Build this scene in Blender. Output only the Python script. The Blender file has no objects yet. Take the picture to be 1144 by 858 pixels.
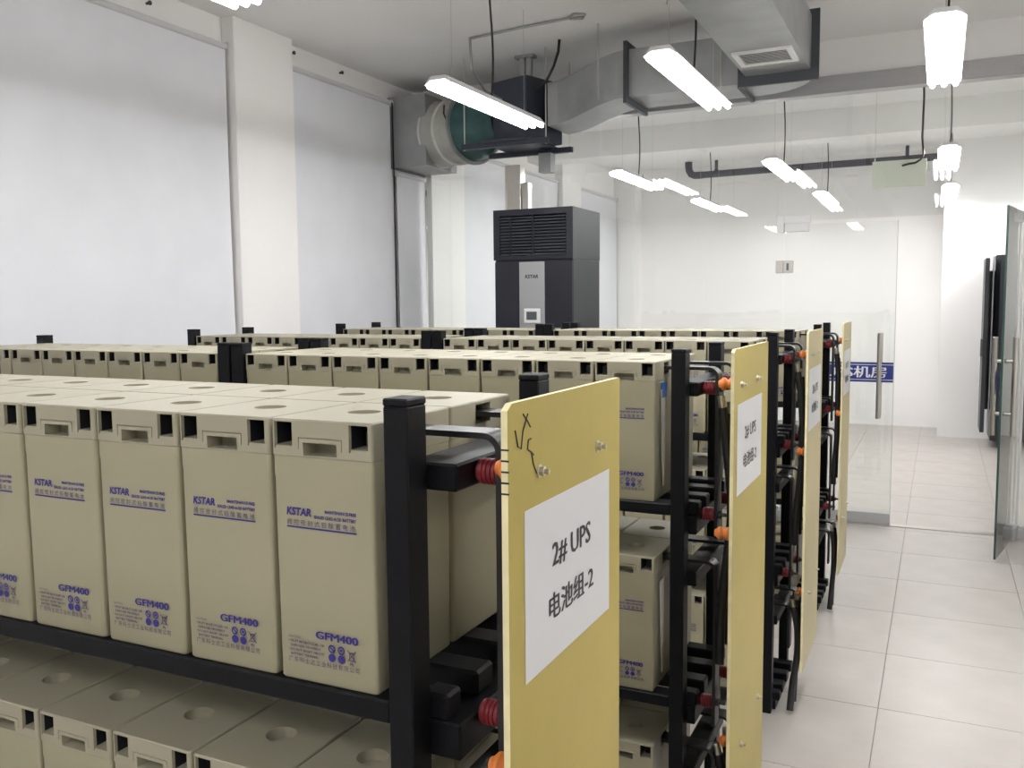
import bpy, bmesh, math, random
from mathutils import Vector, Matrix
random.seed(7)
SC = bpy.context.scene
COL = SC.collection

# ------------------------------------------------------------------ camera
cam_data = bpy.data.cameras.new('camera')
cam_data.sensor_fit = 'HORIZONTAL'
cam_data.sensor_width = 36.0
cam_data.lens = 31.53
cam_data.clip_start = 0.02
cam = bpy.data.objects.new('camera', cam_data)
COL.objects.link(cam)
_r = Vector((0.903074, 0.429397, -0.008746))
_u = Vector((-0.030338, 0.084092, 0.995996))
_f = Vector((-0.428413, 0.899192, -0.088968))
M = Matrix((( _r.x, _u.x, -_f.x, 0.64183), (_r.y, _u.y, -_f.y, -0.93888), (_r.z, _u.z, -_f.z, 1.58965), (0, 0, 0, 1)))
cam.matrix_world = M
SC.camera = cam

# ------------------------------------------------------------------ world and exposure
world = bpy.data.worlds.new('world')
SC.world = world
world.use_nodes = True
world.node_tree.nodes['Background'].inputs[0].default_value = (0.75, 0.8, 0.9, 1)
world.node_tree.nodes['Background'].inputs[1].default_value = 0.3
SC.view_settings.view_transform = 'Standard'
SC.view_settings.look = 'None'
SC.view_settings.gamma = 1.0
SC.view_settings.exposure = 0.0
TUBE_STRENGTH = 44.0

# ------------------------------------------------------------------ materials
def mat(name, col, rough=0.5, metal=0.0, noise=0.0, nscale=8.0, bump=0.0, bscale=60.0, spec=0.5, stretch=None):
    m = bpy.data.materials.new(name)
    m.use_nodes = True
    nt = m.node_tree
    b = nt.nodes['Principled BSDF']
    b.inputs['Base Color'].default_value = (*col, 1)
    b.inputs['Roughness'].default_value = rough
    b.inputs['Metallic'].default_value = metal
    b.inputs['Specular IOR Level'].default_value = spec
    if noise or bump:
        tc = nt.nodes.new('ShaderNodeTexCoord')
        src = tc.outputs['Object']
        if stretch:
            mp = nt.nodes.new('ShaderNodeMapping')
            mp.inputs['Scale'].default_value = stretch
            nt.links.new(src, mp.inputs[0])
            src = mp.outputs[0]
    if noise:
        n = nt.nodes.new('ShaderNodeTexNoise')
        n.inputs['Scale'].default_value = nscale
        n.inputs['Detail'].default_value = 4
        nt.links.new(src, n.inputs['Vector'])
        cr = nt.nodes.new('ShaderNodeValToRGB')
        cr.color_ramp.elements[0].position = 0.3
        cr.color_ramp.elements[1].position = 0.7
        cr.color_ramp.elements[0].color = (*[c * (1 - noise) for c in col], 1)
        cr.color_ramp.elements[1].color = (*[min(1, c * (1 + noise)) for c in col], 1)
        nt.links.new(n.outputs['Fac'], cr.inputs[0])
        nt.links.new(cr.outputs[0], b.inputs['Base Color'])
    if bump:
        n2 = nt.nodes.new('ShaderNodeTexNoise')
        n2.inputs['Scale'].default_value = bscale
        n2.inputs['Detail'].default_value = 3
        nt.links.new(src, n2.inputs['Vector'])
        bp = nt.nodes.new('ShaderNodeBump')
        bp.inputs['Strength'].default_value = bump
        bp.inputs['Distance'].default_value = 0.01
        nt.links.new(n2.outputs['Fac'], bp.inputs['Height'])
        nt.links.new(bp.outputs[0], b.inputs['Normal'])
    return m

def emission(name, col, strength):
    m = bpy.data.materials.new(name)
    m.use_nodes = True
    nt = m.node_tree
    nt.nodes.remove(nt.nodes['Principled BSDF'])
    e = nt.nodes.new('ShaderNodeEmission')
    e.inputs[0].default_value = (*col, 1)
    e.inputs[1].default_value = strength
    nt.links.new(e.outputs[0], nt.nodes['Material Output'].inputs[0])
    return m

def glass_mat(name, tint, ior=1.5):
    m = bpy.data.materials.new(name)
    m.use_nodes = True
    nt = m.node_tree
    nt.nodes.remove(nt.nodes['Principled BSDF'])
    t = nt.nodes.new('ShaderNodeBsdfTransparent')
    t.inputs[0].default_value = (*tint, 1)
    g = nt.nodes.new('ShaderNodeBsdfGlossy')
    g.inputs['Roughness'].default_value = 0.0
    g.inputs[0].default_value = (1, 1, 1, 1)
    fr = nt.nodes.new('ShaderNodeFresnel')
    fr.inputs[0].default_value = ior
    mx = nt.nodes.new('ShaderNodeMixShader')
    nt.links.new(fr.outputs[0], mx.inputs[0])
    nt.links.new(t.outputs[0], mx.inputs[1])
    nt.links.new(g.outputs[0], mx.inputs[2])
    nt.links.new(mx.outputs[0], nt.nodes['Material Output'].inputs[0])
    return m

MT = {}
MT['wall'] = mat('white_wall_paint', (0.89, 0.875, 0.86), 0.6, noise=0.015, nscale=2, bump=0.03)
MT['ceiling'] = mat('ceiling_paint', (0.90, 0.89, 0.885), 0.7, noise=0.02, nscale=2)
MT['tile'] = mat('floor_tile', (0.445, 0.412, 0.38), 0.33, noise=0.06, nscale=5, bump=0.02, bscale=30)
MT['joint'] = mat('tile_joint', (0.30, 0.28, 0.27), 0.8)
MT['beige'] = mat('battery_plastic', (0.345, 0.318, 0.215), 0.45, noise=0.025, nscale=4, bump=0.04, bscale=400)
MT['beige_lid'] = mat('battery_lid_plastic', (0.340, 0.315, 0.230), 0.45, noise=0.02, nscale=4, bump=0.04, bscale=400)
MT['ink'] = mat('blue_ink', (0.022, 0.018, 0.20), 0.5)
MT['ink_grey'] = mat('grey_blue_ink', (0.05, 0.045, 0.12), 0.5)
MT['dark_cover'] = mat('terminal_cover', (0.012, 0.012, 0.016), 0.45)
MT['rack'] = mat('black_powder_coat', (0.004, 0.0045, 0.0065), 0.45, bump=0.05, bscale=300, spec=0.2)
MT['strap'] = mat('black_heat_shrink', (0.010, 0.010, 0.011), 0.33, bump=0.08, bscale=60)
MT['red_ins'] = mat('red_resin', (0.23, 0.02, 0.028), 0.38)
MT['orange_ins'] = mat('orange_resin', (0.72, 0.22, 0.05), 0.4)
MT['cable'] = mat('black_rubber', (0.012, 0.012, 0.013), 0.5, bump=0.1, bscale=90)
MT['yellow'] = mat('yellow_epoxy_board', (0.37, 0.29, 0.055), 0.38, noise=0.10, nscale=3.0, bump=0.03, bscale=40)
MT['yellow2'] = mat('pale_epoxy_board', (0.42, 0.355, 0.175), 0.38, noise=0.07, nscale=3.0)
MT['yellow_edge'] = mat('board_edge', (0.78, 0.70, 0.42), 0.6, noise=0.1, nscale=30)
MT['paper'] = mat('laminated_paper', (0.58, 0.58, 0.585), 0.28)
MT['black_ink'] = mat('black_ink', (0.015, 0.015, 0.018), 0.5)
MT['steel'] = mat('bolt_steel', (0.62, 0.60, 0.55), 0.3, metal=1.0)
MT['sheet'] = mat('galvanised_sheet', (0.37, 0.38, 0.385), 0.42, metal=0.6, noise=0.10, nscale=6, bump=0.02)
MT['flange'] = mat('dark_flange', (0.06, 0.065, 0.075), 0.5, metal=0.3)
MT['header'] = mat('brushed_header_metal', (0.46, 0.46, 0.47), 0.4, metal=0.5, noise=0.05, stretch=(1, 30, 30))
MT['stainless'] = mat('brushed_stainless', (0.55, 0.53, 0.49), 0.28, metal=1.0, noise=0.06, stretch=(30, 30, 1))
MT['canvas'] = mat('cream_canvas', (0.50, 0.50, 0.46), 0.7, noise=0.06, nscale=12)
MT['teal'] = mat('teal_fan_paint', (0.035, 0.10, 0.10), 0.45, noise=0.2, nscale=10)
MT['dark_box'] = mat('dark_motor_paint', (0.035, 0.04, 0.06), 0.5)
MT['ac_dark'] = mat('charcoal_cabinet_paint', (0.009, 0.010, 0.018), 0.45, bump=0.02, bscale=300)
MT['ac_slat'] = mat('louvre_metal', (0.13, 0.14, 0.165), 0.35, metal=0.4)
MT['ac_panel'] = mat('silver_front_panel', (0.40, 0.40, 0.41), 0.38, metal=0.5)
MT['white_plastic'] = mat('white_plastic', (0.75, 0.75, 0.74), 0.4)
MT['screen'] = mat('grey_screen', (0.09, 0.10, 0.11), 0.2)
MT['blind'] = mat('roller_blind_fabric', (0.76, 0.765, 0.80), 0.75, noise=0.03, nscale=3, bump=0.10, bscale=1.3)
MT['blind_rail'] = mat('blind_rail', (0.62, 0.62, 0.63), 0.4)
MT['fixture'] = mat('lamp_tray_paint', (0.72, 0.72, 0.73), 0.4)
MT['pipe'] = mat('dark_insulated_pipe', (0.055, 0.055, 0.075), 0.55, noise=0.15, nscale=20)
MT['pale_green'] = mat('pale_green_acrylic', (0.80, 0.82, 0.70), 0.3)
MT['rack_cab'] = mat('black_cabinet_paint', (0.010, 0.011, 0.016), 0.4)
MT['sign_blue'] = mat('blue_vinyl', (0.02, 0.035, 0.20), 0.35)
MT['sign_white'] = mat('white_vinyl', (0.78, 0.78, 0.80), 0.4)
MT['maroon'] = mat('maroon_print', (0.16, 0.02, 0.04), 0.4)
MT['glass'] = glass_mat('clear_glass', (0.962, 0.977, 0.968))
MT['glass_edge'] = mat('green_glass_edge', (0.03, 0.07, 0.06), 0.2)
MT['glass_edge2'] = mat('pale_glass_edge', (0.50, 0.58, 0.54), 0.2)
MT['tube'] = emission('fluorescent_tube', (1.0, 1.0, 1.0), TUBE_STRENGTH)
MT['sticker_blue'] = mat('blue_tape', (0.03, 0.13, 0.42), 0.4)
MT['film'] = mat('clear_tape_film', (0.66, 0.63, 0.55), 0.2)

# ------------------------------------------------------------------ mesh helpers
class MB:
    def __init__(s):
        s.v = []; s.f = []; s.mi = []; s.cur = 0
    def quad(s, pts):
        n = len(s.v); s.v += [tuple(p) for p in pts]; s.f.append(tuple(range(n, n + len(pts)))); s.mi.append(s.cur)
    def box(s, x0, y0, z0, x1, y1, z1):
        if x0 > x1: x0, x1 = x1, x0
        if y0 > y1: y0, y1 = y1, y0
        if z0 > z1: z0, z1 = z1, z0
        n = len(s.v)
        s.v += [(x0,y0,z0),(x1,y0,z0),(x1,y1,z0),(x0,y1,z0),(x0,y0,z1),(x1,y0,z1),(x1,y1,z1),(x0,y1,z1)]
        for q in ((0,3,2,1),(4,5,6,7),(0,1,5,4),(1,2,6,5),(2,3,7,6),(3,0,4,7)):
            s.f.append(tuple(n + i for i in q)); s.mi.append(s.cur)
        return s
    def obox(s, c, ax, ay, az):
        """oriented box: centre and three half axes"""
        c, ax, ay, az = map(Vector, (c, ax, ay, az))
        n = len(s.v)
        for sz in (-1, 1):
            for sx, sy in ((-1,-1),(1,-1),(1,1),(-1,1)):
                s.v.append(tuple(c + ax*sx + ay*sy + az*sz))
        for q in ((0,3,2,1),(4,5,6,7),(0,1,5,4),(1,2,6,5),(2,3,7,6),(3,0,4,7)):
            s.f.append(tuple(n + i for i in q)); s.mi.append(s.cur)
        return s
    def rings(s, rings, cap=True, closed=False):
        """rings: list of equally long closed vertex loops"""
        n = len(s.v); k = len(rings[0])
        for r in rings: s.v += [tuple(p) for p in r]
        m = len(rings)
        for i in range(m if closed else m - 1):
            a = n + i*k; b = n + ((i+1) % m)*k
            for j in range(k):
                j2 = (j+1) % k
                s.f.append((a+j, a+j2, b+j2, b+j)); s.mi.append(s.cur)
        if cap and not closed:
            s.f.append(tuple(n + j for j in reversed(range(k)))); s.mi.append(s.cur)
            s.f.append(tuple(n + (m-1)*k + j for j in range(k))); s.mi.append(s.cur)
        return s
    def lathe(s, p0, axis, prof, n=20, cap=True):
        """prof: list of (distance along axis, radius)"""
        p0 = Vector(p0); a = Vector(axis).normalized()
        t = Vector((0,0,1)) if abs(a.z) < 0.9 else Vector((1,0,0))
        e1 = a.cross(t).normalized(); e2 = a.cross(e1).normalized()
        R = []
        for d, r in prof:
            R.append([p0 + a*d + (e1*math.cos(2*math.pi*i/n) + e2*math.sin(2*math.pi*i/n))*r for i in range(n)])
        return s.rings(R, cap)
    def cyl(s, p0, p1, r, n=12, cap=True):
        p0, p1 = Vector(p0), Vector(p1)
        d = (p1-p0).length
        return s.lathe(p0, p1-p0, [(0, r), (d, r)], n, cap)
    def tube(s, pts, r, n=8, cap=True):
        pts = [Vector(p) for p in pts]; R = []
        prev = None
        for i, p in enumerate(pts):
            a = (pts[min(i+1, len(pts)-1)] - pts[max(i-1, 0)]).normalized()
            if prev is None:
                t = Vector((0,0,1)) if abs(a.z) < 0.9 else Vector((1,0,0))
                e1 = a.cross(t).normalized()
            else:
                e1 = (prev - a*prev.dot(a)).normalized()
            e2 = a.cross(e1); prev = e1
            rr = r[i] if isinstance(r, (list, tuple)) else r
            R.append([p + (e1*math.cos(2*math.pi*k/n) + e2*math.sin(2*math.pi*k/n))*rr for k in range(n)])
        return s.rings(R, cap)
    def prism(s, poly, z0, z1):
        return s.rings([[(x, y, z0) for x, y in poly], [(x, y, z1) for x, y in poly]])
    def mesh(s, name, mats, smooth=False, bevel=0.0, bseg=1):
        me = bpy.data.meshes.new(name)
        me.from_pydata(s.v, [], s.f)
        for m in (mats if isinstance(mats, (list, tuple)) else [mats]): me.materials.append(m)
        me.polygons.foreach_set('material_index', s.mi)
        bm = bmesh.new(); bm.from_mesh(me)
        if bevel:
            es = [e for e in bm.edges if len(e.link_faces) == 2 and e.calc_face_angle(0) > 0.6]
            bmesh.ops.bevel(bm, geom=es, offset=bevel, segments=bseg, profile=0.5, affect='EDGES', clamp_overlap=True)
        bmesh.ops.recalc_face_normals(bm, faces=bm.faces)
        bm.to_mesh(me); bm.free()
        if smooth:
            me.polygons.foreach_set('use_smooth', [True]*len(me.polygons))
            me.set_sharp_from_angle(angle=math.radians(38))
        me.update()
        return me

def wloc(o):
    v = Vector((0,0,0))
    while o is not None:
        v += o.location; o = o.parent
    return v

def link(name, me, parent=None, local=False, loc=None):
    o = bpy.data.objects.new(name, me)
    COL.objects.link(o)
    if parent is not None:
        o.parent = parent
        if not local: o.location = -wloc(parent)
    if loc is not None: o.location = loc
    return o

def part(name, mb, m, parent=None, smooth=False, bevel=0.0, bseg=1, local=False):
    return link(name, mb.mesh(name, m, smooth, bevel, bseg), parent, local)

def thing(name, label, cat, loc=(0,0,0), group=None):
    o = bpy.data.objects.new(name, None)
    o.empty_display_size = 0.05
    COL.objects.link(o); o.location = loc
    return tag(o, label, cat, group)

def tag(o, label, cat, group=None):
    o['label'] = label; o['category'] = cat
    if group: o['group'] = group
    return o

def struct(o, label=None):
    o['kind'] = 'structure'
    if label: o['label'] = label
    return o

def copy_tree(o, parent=None):
    c = o.copy(); COL.objects.link(c)
    c.parent = parent
    for ch in [x for x in o.children]: copy_tree(ch, c)
    return c

def rrect(x0, y0, x1, y1, r, n=4):
    pts = []
    for cx, cy, a0 in ((x1-r, y0+r, -90), (x1-r, y1-r, 0), (x0+r, y1-r, 90), (x0+r, y0+r, 180)):
        for i in range(n+1):
            a = math.radians(a0 + 90*i/n)
            pts.append((cx + r*math.cos(a), cy + r*math.sin(a)))
    return pts

def text_mesh(body, size, align='LEFT', width=None, bold=0.0, shear=0.0, res=2, space=1.0):
    """flat text mesh in the XY plane; baseline at y=0; optional exact width"""
    cu = bpy.data.curves.new('text', 'FONT')
    cu.body = body; cu.size = size; cu.align_x = 'LEFT'; cu.resolution_u = res
    cu.offset = bold; cu.shear = shear; cu.space_character = space
    ob = bpy.data.objects.new('text', cu)
    COL.objects.link(ob)
    dg = bpy.context.evaluated_depsgraph_get()
    me = bpy.data.meshes.new_from_object(ob.evaluated_get(dg))
    vs = [tuple(v.co) for v in me.vertices]; fs = [tuple(p.vertices) for p in me.polygons]
    bpy.data.objects.remove(ob); bpy.data.curves.remove(cu); bpy.data.meshes.remove(me)
    if not vs: return [], []
    x0 = min(v[0] for v in vs); x1 = max(v[0] for v in vs)
    k = (width/(x1-x0)) if width else 1.0
    W = (x1-x0)*k
    sh = {'LEFT': 0, 'CENTER': -W/2, 'RIGHT': -W}[align]
    vs = [((v[0]-x0)*k + sh, v[1], 0) for v in vs]
    return vs, fs

def add_text(mb, body, size, origin, ex, ey, **kw):
    vs, fs = text_mesh(body, size, **kw)
    o, ex, ey = Vector(origin), Vector(ex), Vector(ey)
    n = len(mb.v)
    mb.v += [tuple(o + ex*v[0] + ey*v[1]) for v in vs]
    for f in fs:
        mb.f.append(tuple(n+i for i in f)); mb.mi.append(mb.cur)

def add_bold(mb, body, size, origin, ex, ey, step, n=4, **kw):
    """heavier strokes: the same outline laid again with tiny shifts, each a hair further out"""
    o, x, y = Vector(origin), Vector(ex), Vector(ey)
    out = x.cross(y)
    for q in range(n):
        add_text(mb, body, size, o + x*(step*q) + y*(step*0.6*(q % 2)) + out*(0.00006*q), ex, ey, **kw)

def text_part(name, items, m, parent, local=False):
    """flat print: keep polygon winding as made by the font filler"""
    mb = MB()
    for it in items: it(mb)
    me = bpy.data.meshes.new(name)
    me.from_pydata(mb.v, [], mb.f); me.materials.append(m); me.update()
    return link(name, me, parent, local)

ORD = ['first','second','third','fourth','fifth','sixth','seventh','eighth']

# ================================================================== THE SETTING
XL, XC, XR = -3.5, -3.4, 3.2       # window wall, column face, right wall
YB, YP, YF = -5.0, 5.85, 11.40     # wall behind camera, glass partition, far wall
ZC = 3.40

m = MB().box(XL-0.2, YB-0.2, -0.12, XR+0.2, YF+0.2, -0.006)
floor = struct(part('floor', m, MT['joint']), 'pale grey square floor tiles with thin dark joints')
tile_me = MB().box(0.0015, 0.0015, -0.006, 0.5985, 0.5985, 0).mesh('tile', MT['tile'])
nt = 0
for i in range(-7, 5):
    for j in range(-5, 15):
        x, y = 0.47 + 0.6*i, 2.73 + 0.6*j
        if y > YF-0.05 or x > XR-0.05 or x < -3.75: continue
        if nt >= 298: continue
        link('floor_tile', tile_me, floor, local=True, loc=(x, y, 0)); nt += 1
m = MB().box(XL, YB, -0.006, XR, -0.2705, 0)
o = part('floor_tile_field', m, MT['tile'], floor); o['kind'] = 'stuff'

struct(part('ceiling', MB().box(XL-0.2, YB-0.2, ZC, XR+0.2, YF+0.2, ZC+0.12), MT['ceiling']), 'plain off-white ceiling')
wall_left = struct(part('wall_left', MB().box(XL-0.2, YB-0.2, 0, XL, YF+0.2, ZC), MT['wall']), 'white window wall behind grey blinds')
cols = [(-1.7, -1.14), (3.54, 4.11), (5.95, 6.55), (8.98, 9.58)]
for k, (a, b) in enumerate(cols):
    struct(part('trim_%d' % (k+1), MB().box(XL, a, 0, XC, b, ZC), MT['wall'], bevel=0.004), 'white wall column between blinds')
struct(part('trim_5', MB().box(XL, 11.1, 0, -3.2, YF, ZC), MT['wall']), 'white column in the far corner')
struct(part('wall_far', MB().box(XL-0.2, YF, 0, XR+0.2, YF+0.2, ZC), MT['wall']), 'white far wall seen through the glass')
struct(part('wall_pier', MB().box(0.65, 10.60, 0, XR, YF, ZC), MT['wall']), 'white wall pier seen through the open doorway')
struct(part('wall_right', MB().box(XR, YB-0.2, 0, XR+0.2, YF+0.2, ZC), MT['wall']), 'white wall on the right')
struct(part('wall_back', MB().box(XL-0.2, YB-0.2, 0, XR+0.2, YB, ZC), MT['wall']), 'white wall behind the viewer')
struct(part('trim_6', MB().box(XL, 8.2, 3.135, XR, 8.5, ZC), MT['wall']), 'white ceiling beam beyond the glass')
struct(part('trim_7', MB().box(XL, 11.18, 3.16, XR, YF, ZC), MT['wall']), 'white ceiling beam along far wall')

# ---- glass partition
part_root = bpy.data.objects.new('wall_glass', None); COL.objects.link(part_root); part_root.location = (0, YP, 0)
struct(part_root, 'clear glass partition with metal header across the room')
part('header', MB().box(XC, YP-0.06, 3.03, XR, YP+0.06, 3.15), MT['header'], part_root, bevel=0.004)
part('header_packing', MB().box(XC, YP-0.02, 3.15, XR, YP+0.02, ZC), MT['ceiling'], part_root)
part('floor_channel', MB().box(XC, YP-0.025, 0, -0.40, YP+0.025, 0.075), MT['header'], part_root)
part('floor_channel', MB().box(1.155, YP-0.025, 0, XR, YP+0.025, 0.075), MT['header'], part_root)
part('threshold', MB().box(-0.40, YP-0.035, 0, 1.155, YP+0.035, 0.006), MT['stainless'], part_root)
for (x0, z0, x1, z1) in ((XC+0.002, 0.05, -1.462, 3.04), (-1.458, 0.05, -0.397, 3.04), (-0.393, 2.165, 1.14, 3.04), (1.16, 0.05, XR-0.002, 3.04)):
    part('glass_pane', MB().box(x0, YP-0.006, z0, x1, YP+0.006, z1), MT['glass'], part_root)
part('edge_channel', MB().box(XR-0.03, YP-0.03, 0.07, XR, YP+0.03, 3.03), MT['header'], part_root)
part('edge_channel', MB().box(1.142, YP-0.012, 0.0, 1.158, YP+0.012, 3.03), MT['white_plastic'], part_root)
# L-shaped patch fitting over the fixed pane and the transom, and square lock below
mb = MB().box(-0.446, YP-0.02, 2.085, -0.395, YP+0.02, 2.205); mb.box(-0.395, YP-0.02, 2.150, -0.215, YP+0.02, 2.205)
part('patch_fitting', mb, MT['white_plastic'], part_root, bevel=0.002)
pl = part('patch_lock', MB().box(-0.448, YP-0.02, 1.795, -0.328, YP+0.02, 1.885), MT['stainless'], part_root, bevel=0.002)
mb = MB().box(-0.372, YP-0.026, 1.815, -0.356, YP-0.02, 1.865); mb.box(-0.396, YP-0.0225, 1.797, -0.393, YP-0.02, 1.883)
part('key_cover', mb, MT['ac_slat'], pl)

# ---- doors
def glass_door(name, label, hinge, free, sign=True):
    """hinge and free edge as (x, y); leaf 2.15 high"""
    h = Vector((hinge[0], hinge[1], 0)); fr_ = Vector((free[0], free[1], 0))
    d = (fr_-h); L = d.length; d.normalize(); nrm = Vector((d.y, -d.x, 0))
    if nrm.y > 0: nrm = -nrm      # normal on the viewer's side
    if abs(nrm.y) < 0.5 and nrm.x > 0: nrm = -nrm
    root = bpy.data.objects.new(name, None); COL.objects.link(root); root.location = h
    struct(root, label)
    U = Vector((0,0,1))
    def ob(mb, a0, a1, z0, z1, t0, t1):
        mb.obox(h + d*(a0+a1)/2 + U*(z0+z1)/2 + nrm*(t0+t1)/2, d*(a1-a0)/2, nrm*(t1-t0)/2, U*(z1-z0)/2)
    mb = MB(); ob(mb, 0.0, L-0.004, 0.02, 2.14, -0.006, 0.006)
    g = part('glass_pane', mb, MT['glass'], root)
    mb = MB(); ob(mb, L-0.004, L, 0.02, 2.14, -0.006, 0.006)
    part('glass_edge', mb, MT['glass_edge' if not sign else 'glass_edge2'], root)
    mb = MB(); ob(mb, 0.0, L, 0.006, 0.085, -0.018, 0.018)
    if sign: part('bottom_rail', mb, MT['header'], root, bevel=0.002)
    else:
        mb = MB(); ob(mb, 0.0, 0.16, 0.006, 0.085, -0.018, 0.018); part('bottom_patch', mb, MT['header'], root, bevel=0.002)
    mb = MB(); ob(mb, 0.0, 0.17, 2.09, 2.15, -0.018, 0.018)
    part('top_patch', mb, MT['header' if not sign else 'white_plastic'], root, bevel=0.002)
    for s in (-1, 1):
        c = h + d*(L-0.095) + nrm*(0.055*s)
        hd = part('handle', MB().lathe(c + U*0.765, U, [(0, 0.012), (0.002, 0.016), (0.598, 0.016), (0.6, 0.012)], 14), MT['stainless'], root, smooth=True)
        for z in (0.90, 1.22):
            b = h + d*(L-0.095) + U*z
            part('standoff', MB().cyl(b + nrm*0.006*s, b + nrm*0.05*s, 0.011, 10), MT['stainless'], hd, smooth=True)
    sroot = None
    # blue name sign stuck on the glass
    w0, w1 = (0.03, L-0.005)
    z0, z1 = 1.018, 1.158
    mb = MB(); ob(mb, w0, w1, z0, z1, 0.0065, 0.0085)
    sp = part('name_sign', mb, MT['sign_blue'], root)
    for zz in (z1-0.019, z0+0.015):
        mb = MB(); ob(mb, w0, w1, zz, zz+0.004, 0.0085, 0.0092)
        part('sign_line', mb, MT['sign_white'], sp)
    ex = d if d.x > 0 else -d
    if not sign: ex = -d
    start = h + d*(w0 + 0.10) if (d - ex).length < 0.1 else h + d*(w1 - 0.10)
    text_part('sign_text', [lambda mb: add_bold(mb, 'UPS机房', 0.088, start + ex*0.175 + U*1.056 + nrm*0.0095, ex, U, 0.0015, width=0.40)], MT['sign_white'], sp)
    return root
glass_door('door_1', 'closed glass door leaf with blue UPS room sign and steel handle', (-0.391, YP), (0.366, YP))
glass_door('door_2', 'open glass door leaf swung towards the aisle', (1.145, YP), (0.985, 5.115), sign=False)

# ================================================================== BATTERIES
W, D, H = 0.1674, 0.2033, 0.3588
RY = [0.0, 1.2545, 2.509, 3.7635]
ZT = [1.0816, 0.5766, 0.0716]
LH = 0.050            # lid height

def boolean_cut(base_me, cutters):
    a = bpy.data.objects.new('base', base_me); COL.objects.link(a)
    tmp = [a]
    for c in cutters:
        b = bpy.data.objects.new('cut', c); COL.objects.link(b); tmp.append(b)
        md = a.modifiers.new('b', 'BOOLEAN'); md.operation = 'DIFFERENCE'; md.object = b; md.solver = 'EXACT'
    dg = bpy.context.evaluated_depsgraph_get(); dg.update()
    me = bpy.data.meshes.new_from_object(a.evaluated_get(dg))
    for t in tmp: bpy.data.objects.remove(t)
    return me

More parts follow.
